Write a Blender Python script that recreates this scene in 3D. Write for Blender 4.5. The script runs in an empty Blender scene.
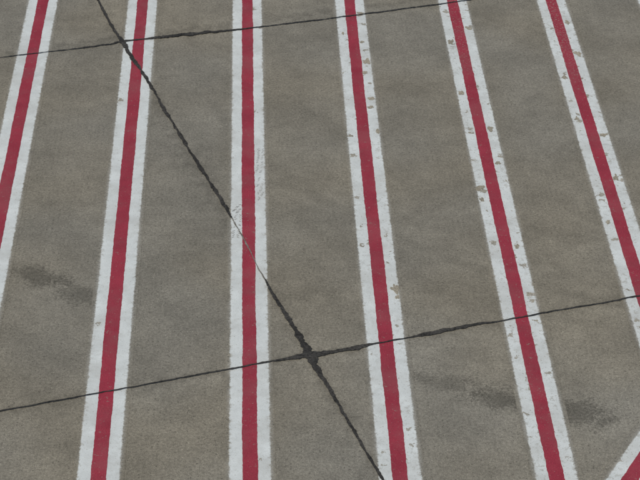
import bpy, math, random
from mathutils import Vector, noise as mn
random.seed(7)
S=bpy.context.scene
S.view_settings.view_transform='Standard'; S.view_settings.look='None'; S.view_settings.exposure=0

# ------------------------------------------------------------ node helpers
class NT:
    def __init__(s,t): s.t=t; s.n=t.nodes; s.l=t.links
    def add(s,k,**kw):
        nd=s.n.new(k)
        for a,b in kw.items(): setattr(nd,a,b)
        return nd
    def put(s,sock,v):
        if isinstance(v,bpy.types.NodeSocket): s.l.new(v,sock)
        elif sock.type=='VECTOR': sock.default_value=tuple(v)[:3]
        else: sock.default_value=v
    def math(s,op,a,b=0.0,c=None,clamp=False):
        nd=s.add('ShaderNodeMath',operation=op,use_clamp=clamp)
        s.put(nd.inputs[0],a); s.put(nd.inputs[1],b)
        if c is not None: s.put(nd.inputs[2],c)
        return nd.outputs[0]
    def mr(s,v,a,b,c=0.0,d=1.0,smooth=True):
        nd=s.add('ShaderNodeMapRange',interpolation_type='SMOOTHSTEP' if smooth else 'LINEAR')
        s.put(nd.inputs[0],v)
        for i,x in enumerate((a,b,c,d)): s.put(nd.inputs[i+1],x)
        return nd.outputs[0]
    def noise(s,vec,scale,detail=4,rough=.55,dist=0.0,out=0):
        nd=s.add('ShaderNodeTexNoise',noise_dimensions='2D'); s.put(nd.inputs['Vector'],vec)
        nd.inputs['Scale'].default_value=scale; nd.inputs['Detail'].default_value=detail
        nd.inputs['Roughness'].default_value=rough; nd.inputs['Distortion'].default_value=dist
        return nd.outputs[out]
    def voronoi(s,vec,scale):
        nd=s.add('ShaderNodeTexVoronoi',feature='F1',voronoi_dimensions='2D'); s.put(nd.inputs['Vector'],vec); nd.inputs['Scale'].default_value=scale
        return nd.outputs
    def mapping(s,vec,loc=(0,0,0),rot=0,scale=(1,1,1),typ='TEXTURE'):
        nd=s.add('ShaderNodeMapping',vector_type=typ); s.put(nd.inputs['Vector'],vec)
        nd.inputs['Location'].default_value=loc
        nd.inputs['Rotation'].default_value=(0,0,rot); nd.inputs['Scale'].default_value=scale
        return nd.outputs[0]
    def length(s,vec):
        nd=s.add('ShaderNodeVectorMath',operation='LENGTH'); s.put(nd.inputs[0],vec); return nd.outputs['Value']
    def sep(s,vec):
        nd=s.add('ShaderNodeSeparateXYZ'); s.put(nd.inputs[0],vec); return nd.outputs
    def mix(s,f,a,b,typ='MIX'):
        nd=s.add('ShaderNodeMix',data_type='RGBA',blend_type=typ)
        s.put(nd.inputs[0],f); s.put(nd.inputs[6],a); s.put(nd.inputs[7],b)
        return nd.outputs[2]
    def scalecol(s,col,v):
        nd=s.add('ShaderNodeVectorMath',operation='SCALE'); s.put(nd.inputs[0],col); s.put(nd.inputs[3],v)
        return nd.outputs[0]
    def flatpos(s):
        P=s.add('ShaderNodeNewGeometry').outputs['Position']
        f=s.add('ShaderNodeVectorMath',operation='MULTIPLY'); s.put(f.inputs[0],P); f.inputs[1].default_value=(1,1,0)
        return f.outputs[0]
def rgb(r,g,b): return (r,g,b,1.0)

# slab frame: joints run along C (cross) and D (diagonal); one junction here
J=Vector((0.75,20.16)); ANG=math.radians(17.2)
C=Vector((math.cos(ANG),math.sin(ANG))); D=Vector((math.sin(ANG),-math.cos(ANG))); SLAB=8.97

# ------------------------------------------------------------ concrete group
def concrete_group(name,full):
    g=bpy.data.node_groups.new(name,'ShaderNodeTree')
    g.interface.new_socket('Color',in_out='OUTPUT',socket_type='NodeSocketColor')
    g.interface.new_socket('Height',in_out='OUTPUT',socket_type='NodeSocketFloat')
    t=NT(g); out=t.add('NodeGroupOutput'); P=t.flatpos()
    big=t.noise(P,.40,1,.5); mid=t.noise(P,1.1,3,.6); mot=t.noise(P,6,3,.65); fine=t.noise(P,30,2,.75); grain=t.noise(P,85,1,.6)
    col=t.mix(t.mr(big,.25,.75),rgb(.232,.212,.166),rgb(.228,.216,.180))
    v=t.math('MULTIPLY',t.mr(mid,.3,.7,.88,1.12,False),t.mr(mot,.3,.7,.92,1.08,False))
    v=t.math('MULTIPLY',v,t.mr(fine,.3,.7,.80,1.20,False))
    v=t.math('MULTIPLY',v,t.mr(grain,.3,.7,.80,1.20,False))
    vo=t.voronoi(P,16)
    vc=t.sep(vo['Color'])[0]
    pm=t.math('MULTIPLY',t.mr(vo['Distance'],.08,.18,1,0),t.math('GREATER_THAN',vc,.70))
    pl=t.math('MULTIPLY',t.mr(vo['Distance'],.07,.15,1,0),t.math('LESS_THAN',vc,.18))
    v=t.math('MULTIPLY',v,t.mr(pm,0,1,1,.60,False))
    v=t.math('MULTIPLY',v,t.mr(pl,0,1,1,1.35,False))
    if full:
        sl=t.mapping(P,loc=(J.x,J.y,0),rot=ANG,scale=(SLAB,SLAB,1))
        xyz=t.sep(sl); cx=t.math('FLOOR',xyz[0]); cy=t.math('FLOOR',xyz[1])
        wn=t.add('ShaderNodeTexWhiteNoise',noise_dimensions='2D')
        cb=t.add('ShaderNodeCombineXYZ'); t.put(cb.inputs[0],t.math('ADD',cx,3.3)); t.put(cb.inputs[1],t.math('ADD',cy,1.7)); t.put(wn.inputs['Vector'],cb.outputs[0])
        v=t.math('MULTIPLY',v,t.mr(wn.outputs['Value'],0,1,.94,1.05,False))
        fx=t.math('ABSOLUTE',t.math('SUBTRACT',xyz[0],t.math('ROUND',xyz[0])))
        fy=t.math('ABSOLUTE',t.math('SUBTRACT',xyz[1],t.math('ROUND',xyz[1])))
        dj=t.math('MULTIPLY',t.math('MINIMUM',fx,fy),SLAB)
        dj=t.math('ADD',dj,t.math('MULTIPLY',t.math('SUBTRACT',mot,.5),.35))
        v=t.math('MULTIPLY',v,t.mr(dj,-.04,.16,.84,1.0))
        nb=t.noise(P,4.5,4,.7)
        brk=t.math('ADD',t.math('MULTIPLY',t.math('SUBTRACT',nb,.5),2.2),t.math('MULTIPLY',t.math('SUBTRACT',fine,.5),1.1))
        def stain(x,y,a,rx,ry,dark,soft=.55):
            nonlocal v
            m=t.length(t.mapping(P,loc=(x,y,0),rot=math.radians(a),scale=(rx,ry,1)))
            k=t.mr(t.math('ADD',m,brk),1-soft,1+soft*.6,1,0)
            v=t.math('MULTIPLY',v,t.math('SUBTRACT',1,t.math('MULTIPLY',k,dark)))
        stain(-2.52,21.92,-25,.40,.22,.38,.7)
        stain(-2.00,21.50,-38,.45,.18,.30,.7)
        stain(2.95,19.28,-18,.42,.24,.40,.7)
        stain(3.70,19.00,-15,.46,.25,.44,.7)
        stain(2.30,19.6,-22,.55,.18,.26,.8)
        stain(1.0,26.2,-60,.35,.18,.12,.8)
        stain(0.85,21.6,20,.5,.2,.12,.8)
        stain(3.9,23.0,-50,.8,.2,.10,.8)
        tn=t.mr(mid,.42,.62)
        def track(cx_,cy_,r,w,amt):
            nonlocal v
            m=t.length(t.mapping(P,loc=(cx_,cy_,0)))
            m=t.math('ABSOLUTE',t.math('SUBTRACT',m,r))
            k=t.math('MULTIPLY',t.mr(m,w*.35,w,1,0),tn)
            v=t.math('MULTIPLY',v,t.math('SUBTRACT',1,t.math('MULTIPLY',k,amt)))
        track(7.5,29.0,8.3,.14,.13); track(7.5,29.0,8.85,.12,.10)
        track(-9.0,16.0,9.6,.15,.11); track(-6,34,15.4,.14,-.09)
    col=t.scalecol(col,v)
    t.put(out.inputs['Color'],col)
    t.put(out.inputs['Height'],fine)
    return g
CG=concrete_group('weathered_concrete',True); CG2=concrete_group('plain_concrete',False)

def new_mat(name):
    m=bpy.data.materials.new(name); m.use_nodes=True; t=NT(m.node_tree)
    b=m.node_tree.nodes['Principled BSDF']; b.inputs['Specular IOR Level'].default_value=.2
    return m,t,b
def bump(t,b,h,dist=.002,strength=.6):
    bp=t.add('ShaderNodeBump'); bp.inputs['Strength'].default_value=strength; bp.inputs['Distance'].default_value=dist
    t.put(bp.inputs['Height'],h); t.put(b.inputs['Normal'],bp.outputs[0])
def cgroup(t,gr):
    g=t.add('ShaderNodeGroup'); g.node_tree=gr; return g

mc,t,b=new_mat('concrete'); g=cgroup(t,CG)
t.put(b.inputs['Base Color'],g.outputs['Color']); b.inputs['Roughness'].default_value=.9
bump(t,b,g.outputs['Height'],.002,.5)

def white_mat(name,base,half):
    m,t,b=new_mat(name); g=cgroup(t,CG2); P=t.flatpos()
    loc=t.sep(t.add('ShaderNodeTexCoord').outputs['Object'])
    X=t.sep(P)[0]
    ax=t.math('ABSOLUTE',loc[0])
    n1=t.noise(P,2.0,2,.6); n2=t.noise(P,14,3,.7); n3=t.noise(P,70,2,.6); n4=t.noise(P,34,2,.65)
    e=t.math('ADD',ax,t.math('MULTIPLY',t.math('SUBTRACT',n1,.5),.020))
    e=t.math('ADD',e,t.math('MULTIPLY',t.math('SUBTRACT',n2,.5),.028))
    e=t.math('ADD',e,t.math('MULTIPLY',t.math('SUBTRACT',n3,.5),.030))
    edge=t.mr(e,half-.010,half+.010,1,0)
    wear=t.mr(X,.6,2.4,0,1)
    dv=t.add('ShaderNodeVectorMath',operation='ADD'); t.put(dv.inputs[0],P)
    nn=t.add('ShaderNodeVectorMath',operation='SCALE'); t.put(nn.inputs[0],t.noise(P,16,2,.6,out=1)); nn.inputs[3].default_value=.14; t.put(dv.inputs[1],nn.outputs[0])
    vo=t.voronoi(dv.outputs[0],9)
    cs=t.sep(vo['Color'])
    size=t.mr(cs[1],0,1,.08,.52,False)
    zone=t.mr(n1,.42,.62)
    thr=t.math('SUBTRACT',.988,t.math('MULTIPLY',wear,t.math('MULTIPLY_ADD',zone,.16,.07)))
    cell=t.math('GREATER_THAN',cs[0],thr)
    cell=t.math('MULTIPLY',cell,t.mr(t.math('SUBTRACT',size,vo['Distance']),-.02,.06))
    # broad abraded areas (thin paint) in the worn lines
    ab=t.math('MULTIPLY',t.mr(n2,.54,.66),t.math('MULTIPLY',zone,t.math('MULTIPLY_ADD',wear,.42,.08)))
    pit=t.mr(n4,t.math('SUBTRACT',.69,t.math('MULTIPLY',wear,.05)),.75)
    pit2=t.mr(n3,.66,.74)
    gone=t.math('MAXIMUM',cell,t.math('MULTIPLY',pit,.75)); gone=t.math('MAXIMUM',gone,t.math('MULTIPLY',pit2,.5))
    gone=t.math('MAXIMUM',gone,ab)
    nib=t.math('MULTIPLY',t.mr(ax,half-.05,half),t.mr(n2,.54,.66)); gone=t.math('MAXIMUM',gone,t.math('MULTIPLY',nib,.55))
    keep=t.math('MULTIPLY',edge,t.math('SUBTRACT',1,gone))
    v=t.math('MULTIPLY',t.mr(t.noise(P,3.5,3,.65),.3,.7,.92,1.06,False),t.mr(n3,.3,.7,.90,1.08,False))
    v=t.math('MULTIPLY',v,t.mr(n2,.3,.7,1.05,.92,False))
    pc=t.scalecol(base,v)
    gr=t.math('MULTIPLY',t.mr(t.noise(P,1.4,4,.7),.42,.70),.28)
    pc=t.mix(gr,pc,rgb(.40,.39,.35))
    exposed=t.scalecol(g.outputs['Color'],1.40)
    under=t.mix(edge,g.outputs['Color'],exposed)
    gh=t.math('MULTIPLY',t.mr(ax,half+.048,half,0,1),t.mr(n1,.38,.58))
    gh=t.math('MULTIPLY',gh,t.mr(n4,.35,.6,.10,.65))
    under=t.mix(t.math('MULTIPLY',gh,.65),under,rgb(.46,.46,.43))
    col=t.mix(keep,under,pc)
    t.put(b.inputs['Base Color'],col); b.inputs['Roughness'].default_value=.75
    return m
mw=white_mat('white_paint',rgb(.69,.73,.715),.222)

def red_mat():
    m,t,b=new_mat('red_paint'); P=t.flatpos()
    n3=t.noise(P,70,2,.6); n2=t.noise(P,14,3,.7); n4=t.noise(P,30,2,.65)
    v=t.math('MULTIPLY',t.mr(t.noise(P,2.2,3,.65),.3,.7,.88,1.10,False),t.mr(n3,.3,.7,.80,1.18,False))
    col=t.scalecol(rgb(.320,.040,.062),v)
    col=t.mix(t.math('MULTIPLY',t.mr(t.noise(P,1.2,4,.7),.40,.70),.35),col,rgb(.29,.105,.11))
    q=t.sep(P)
    wear=t.math('MULTIPLY',t.mr(q[0],2.4,3.6),t.mr(q[1],25.5,29))
    thr=t.math('SUBTRACT',.70,t.math('MULTIPLY',wear,.13))
    w=t.mr(n4,thr,t.math('ADD',thr,.07))
    col=t.mix(t.math('MULTIPLY',w,.55),col,rgb(.36,.27,.23))
    sp=t.mr(n2,.67,.73); col=t.mix(t.math('MULTIPLY',sp,.6),col,rgb(.25,.22,.18))
    t.put(b.inputs['Base Color'],col); b.inputs['Roughness'].default_value=.75
    return m
mred=red_mat()

def simple(name,base,amp=.3,rough=.8,sc=30):
    m,t,b=new_mat(name); P=t.flatpos()
    v=t.mr(t.noise(P,sc,2,.65),.3,.7,1-amp,1+amp,False)
    v=t.math('MULTIPLY',v,t.mr(t.noise(P,2.5,2,.6),.3,.7,1-amp*.6,1+amp*.6,False))
    t.put(b.inputs['Base Color'],t.scalecol(base,v)); b.inputs['Roughness'].default_value=rough
    return m
mseal=simple('joint_sealant_bitumen',rgb(.046,.044,.040),.5,.8)
mdust=simple('dusty_crack_fill',rgb(.17,.16,.14),.4,.9)
mchip=simple('exposed_concrete',rgb(.33,.30,.235),.3,.95,45)
mrub=simple('tyre_rubber_transfer',rgb(.46,.46,.44),.35,.8)

# ------------------------------------------------------------ mesh helpers
def mesh_obj(name,verts,faces,mat,parent=None,loc=(0,0,0),rot=0):
    me=bpy.data.meshes.new(name); me.from_pydata(verts,[],faces); me.update(); me.materials.append(mat)
    o=bpy.data.objects.new(name,me); S.collection.objects.link(o); o.location=loc; o.rotation_euler=(0,0,rot)
    if parent: o.parent=parent
    return o
def empty(name,loc=(0,0,0)):
    o=bpy.data.objects.new(name,None); S.collection.objects.link(o); o.location=loc; return o

gx=[-3000,-600,-120,-40,-12,0,12,40,120,600,3000]
vs=[(x,y,0) for y in gx for x in gx]; n=len(gx)
fs=[(j*n+i,j*n+i+1,(j+1)*n+i+1,(j+1)*n+i) for j in range(n-1) for i in range(n-1)]
mesh_obj('concrete_apron_ground',vs,fs,mc)

BN=Vector((.867,-.499))
def cut_y(x): return (BN.x*x+5.60)/.499
centres=[(-6.3,-6.3),(-4.72,-4.72),(-3.13,-3.15),(-1.58,-1.56),(.05,.05),(1.65,1.65),(3.27,3.32),(4.83,4.85),(6.43,6.43),(8.02,8.02),(9.6,9.6)]
def strip_mesh(name,half,mat,z,y0f,y1,parent,jit=0.0,seed=0):
    vs=[];fs=[];N=int((y1-min(y0f(-half),y0f(half)))/.03) if jit else 40
    for i in range(N+1):
        k=i/N
        for s in (-1,1):
            x=s*half
            y=y0f(x)+(y1-y0f(x))*k
            if jit: x+=s*jit*(mn.noise(Vector((y*1.3,s*5+seed,0)))*1.0+mn.noise(Vector((y*9,s*5+seed,3)))*.7+mn.noise(Vector((y*30,s*5+seed,9)))*.7)
            vs.append((x,y,z))
        if i: a=2*i; fs.append((a-2,a-1,a+1,a))
    return mesh_obj(name,vs,fs,mat,parent)
YT=46.0
for i,(xt,xb) in enumerate(centres):
    rot=math.atan2(-(xt-xb),30.13-17.8)
    xm=(xt+xb)/2; ym=23.96
    e=empty('painted_warning_stripe',(xm,ym,0)); e.rotation_euler=(0,0,rot)
    f=lambda x,xm=xm: cut_y(xm+x)-ym
    strip_mesh('white_band',.275,mw,.003,f,YT-ym,e)
    strip_mesh('red_band',.083,mred,.006,f,YT-ym,e,.007,i*3.1)
e=empty('painted_border_stripe'); d=-5.31-(BN.x*4.62+BN.y*18.67)
e.location=(4.62+BN.x*d,18.67+BN.y*d,0); e.rotation_euler=(0,0,math.radians(-30))
strip_mesh('white_band',.31,mw,.009,lambda x:-24,26,e)
strip_mesh('red_band',.085,mred,.012,lambda x:-24,26,e,.007,77)

# ------------------------------------------------------------ joints
def ribbon(name,pts,step,jit,wj,z,mat,parent=None,seed=0):
    vs=[];fs=[];s=0;prev=False
    for a,bb in zip(pts,pts[1:]):
        A=Vector(a[:2]);B=Vector(bb[:2]);L=(B-A).length;n=max(1,int(L/step));d=(B-A)/L;nr=Vector((-d.y,d.x))
        for i in range(n+(bb is pts[-1])):
            k=i/n; p=A.lerp(B,k); w=a[2]+(bb[2]-a[2])*k; s_=s+L*k
            off=jit*(mn.noise(Vector((s_*1.1,seed,0)))+.6*mn.noise(Vector((s_*5,seed,2)))+.3*mn.noise(Vector((s_*17,seed,2))))
            hs=[]
            for q in (-1,1):
                r=.6*mn.noise(Vector((s_*2.3,seed+q*7,5)))+.7*mn.noise(Vector((s_*8,seed+q*7,8)))+.35*mn.noise(Vector((s_*25,seed+q*7,11)))
                hs.append(max(.0015,w/2*(1+wj*r)))
            vs+= [tuple(p+nr*(off-hs[0]))+(z,),tuple(p+nr*(off+hs[1]))+(z,)]
            m=len(vs)
            if prev: fs.append((m-4,m-2,m-1,m-3))
            prev=True
        s+=L
    return mesh_obj(name,vs,fs,mat,parent)
ZS=.015
diag=empty('expansion_joint')
far=J-D*38
ribbon('sealant',[(far.x,far.y,.04),(-2.70,31.45,.04),(-2.29,30.13,.04),(-2.10,29.45,.035),(-1.90,28.8,.06),(-1.84,28.65,.075),(-1.72,28.25,.06),(-1.36,27.17,.045),(-.95,25.8,.042),(-.74,25.13,.042),(-.42,24.15,.05),(-.27,23.68,.055),(-.20,23.45,.035),(-.165,23.33,.018)],.012,.014,1.2,ZS,mseal,diag,1)
ribbon('worn_crack',[(-.165,23.33,.018),(.0,22.75,.014),(.17,22.1,.014),(.25,21.83,.018)],.012,.014,1.2,ZS,mdust,diag,4)
nr=J+D*16
ribbon('sealant_near',[(.25,21.83,.018),(.30,21.62,.038),(.48,21.05,.056),(.62,20.6,.066),(.70,20.33,.10),(.75,20.16,.14),(.81,19.96,.072),(.90,19.65,.05),(1.11,18.95,.036),(1.28,18.37,.034),(1.45,17.80,.032),(nr.x,nr.y,.035)],.012,.012,1.2,ZS,mseal,diag,2)
cr=empty('expansion_joint')
l=J-C*30; r=J+C*35
ribbon('sealant',[(l.x,l.y,.018),(-2.72,19.08,.02),(-1.2,19.56,.02),(.2,20.0,.026),(.50,20.09,.04),(.66,20.14,.09),(.75,20.165,.14),(.88,20.19,.10),(1.05,20.24,.065),(1.40,20.35,.065),(1.50,20.39,.024),(1.95,20.52,.024),(2.15,20.60,.055),(2.35,20.66,.065),(2.75,20.80,.05),(2.95,20.84,.024),(3.6,21.04,.022),(4.81,21.41,.022),(r.x,r.y,.02)],.012,.018,1.2,ZS+.003,mseal,cr,5)
cr=empty('expansion_joint'); J2=Vector((-1.87,28.72))
l=J2-C*30; r=J2+C*35
ribbon('sealant',[(l.x,l.y,.02),(-3.59,28.05,.02),(-2.4,28.38,.024),(-1.95,28.53,.05),(-1.80,28.62,.04),(-1.50,28.68,.035),(-1.27,28.75,.085),(-.55,28.93,.075),(-.2,28.99,.05),(.3,29.13,.025),(1.56,29.50,.032),(3.55,30.12,.025),(r.x,r.y,.022)],.012,.018,1.2,ZS+.003,mseal,cr,9)
for k in (-2,-1,2,3,4):
    o=J-D*SLAB*k; a=o-C*50; b_=o+C*50
    ribbon('sealant',[(a.x,a.y,.03),(b_.x,b_.y,.03)],.06,.01,.9,ZS+.003,mseal,empty('expansion_joint'),30+k)
for k in (-3,-2,-1,1,2,3):
    o=J+C*SLAB*k; a=o-D*50; b_=o+D*40
    ribbon('sealant',[(a.x,a.y,.035),(b_.x,b_.y,.035)],.06,.01,.9,ZS,mseal,empty('expansion_joint'),50+k)

# ------------------------------------------------------------ larger paint flakes
def flakes(name,lst,z,mat):
    vs=[];fs=[]
    for (x,y,rx,ry) in lst:
        N=20; c=len(vs); ph=random.random()*6; sd=random.random()*90
        for i in range(N):
            a=2*math.pi*i/N; q=1+.9*mn.noise(Vector((math.cos(a)*1.6,math.sin(a)*1.6,sd)))+random.uniform(-.16,.16)
            vs.append((x+math.cos(a+ph)*rx*q,y+math.sin(a+ph)*ry*q,z))
        fs.append(tuple(range(c,c+N)))
    return mesh_obj(name,vs,fs,mat)
F=[(1.80,27.92,.05,.09),(1.76,27.55,.04,.05),(1.82,26.72,.055,.04),(1.79,26.45,.04,.05),(1.85,25.7,.03,.06),(1.825,21.62,.045,.12),(1.84,21.42,.025,.05),
(1.80,29.6,.05,.06),(1.50,28.9,.02,.05),(1.77,28.6,.04,.03),(3.12,24.1,.055,.07),(3.11,23.8,.03,.05),(3.42,25.8,.04,.06),(3.43,24.8,.03,.05),(3.12,26.9,.04,.06),
(3.12,28.6,.04,.08),(3.42,29.1,.05,.05),(3.44,22.6,.03,.05),(4.98,29.3,.04,.07),(4.99,28.2,.05,.08),(4.68,27.4,.04,.06),(4.69,26.1,.04,.06),(4.99,25.6,.05,.05),(4.98,24.4,.04,.07),(4.68,23.2,.03,.06)]
flakes('flaked_paint_patches',F,.0088,mchip)

# tyre tread print swept across the third line (rubber shows on the white only)
vs=[];fs=[]
path=[(.28,25.2),(.25,24.6),(.19,24.1),(.06,23.75),(-.08,23.45),(-.12,22.8)]
def P_(u):
    k=min(int(u*5),4); f=u*5-k; a=Vector(path[k]); b=Vector(path[k+1]); return a.lerp(b,f),(b-a).normalized()
for i in range(64):
    p,d=P_(i/64); nrm=Vector((-d.y,d.x))
    for q in (-.085,-.03,.03,.085):
        if random.random()<.30: continue
        c=p+nrm*(q+random.uniform(-.006,.006))
        if abs(c.x-.05)<.105 or abs(c.x-.05)>.20: continue
        hw=.018; hl=.011; sk=.010*(1 if q>0 else -1)
        k=len(vs)
        for sx,sy in ((-1,-1),(1,-1),(1,1),(-1,1)):
            w=c+nrm*(sx*hw*random.uniform(.5,1))+d*(sy*hl*random.uniform(.5,1)+sk*sx)
            vs.append((w.x,w.y,.0092))
        fs.append((k,k+1,k+2,k+3))
mesh_obj('tyre_tread_print',vs,fs,mrub)

# ------------------------------------------------------------ light
el,az=math.radians(50),math.radians(200)
w=bpy.data.worlds.new("World"); S.world=w; w.use_nodes=True; t=NT(w.node_tree)
sk=t.add('ShaderNodeTexSky',sky_type='NISHITA'); sk.sun_disc=False; sk.sun_elevation=el; sk.sun_rotation=az
bg=w.node_tree.nodes['Background']; t.put(bg.inputs['Color'],sk.outputs[0]); bg.inputs['Strength'].default_value=.06
sl=bpy.data.lights.new('sun','SUN'); sl.energy=2.7; sl.angle=math.radians(8); sl.color=(1,.95,.87)
so=bpy.data.objects.new('sun',sl); S.collection.objects.link(so)
dirv=Vector((math.sin(az)*math.cos(el),math.cos(az)*math.cos(el),math.sin(el)))
so.rotation_euler=dirv.to_track_quat('Z','Y').to_euler()

cd=bpy.data.cameras.new('camera'); co=bpy.data.objects.new('camera',cd); S.collection.objects.link(co)
co.location=(0,0,13.5784); co.rotation_euler=[math.radians(a) for a in (59.227,-.909,-1.855)]
cd.sensor_width=36; cd.lens=2095/640*36; cd.clip_end=8000; cd.clip_start=.5
S.camera=co
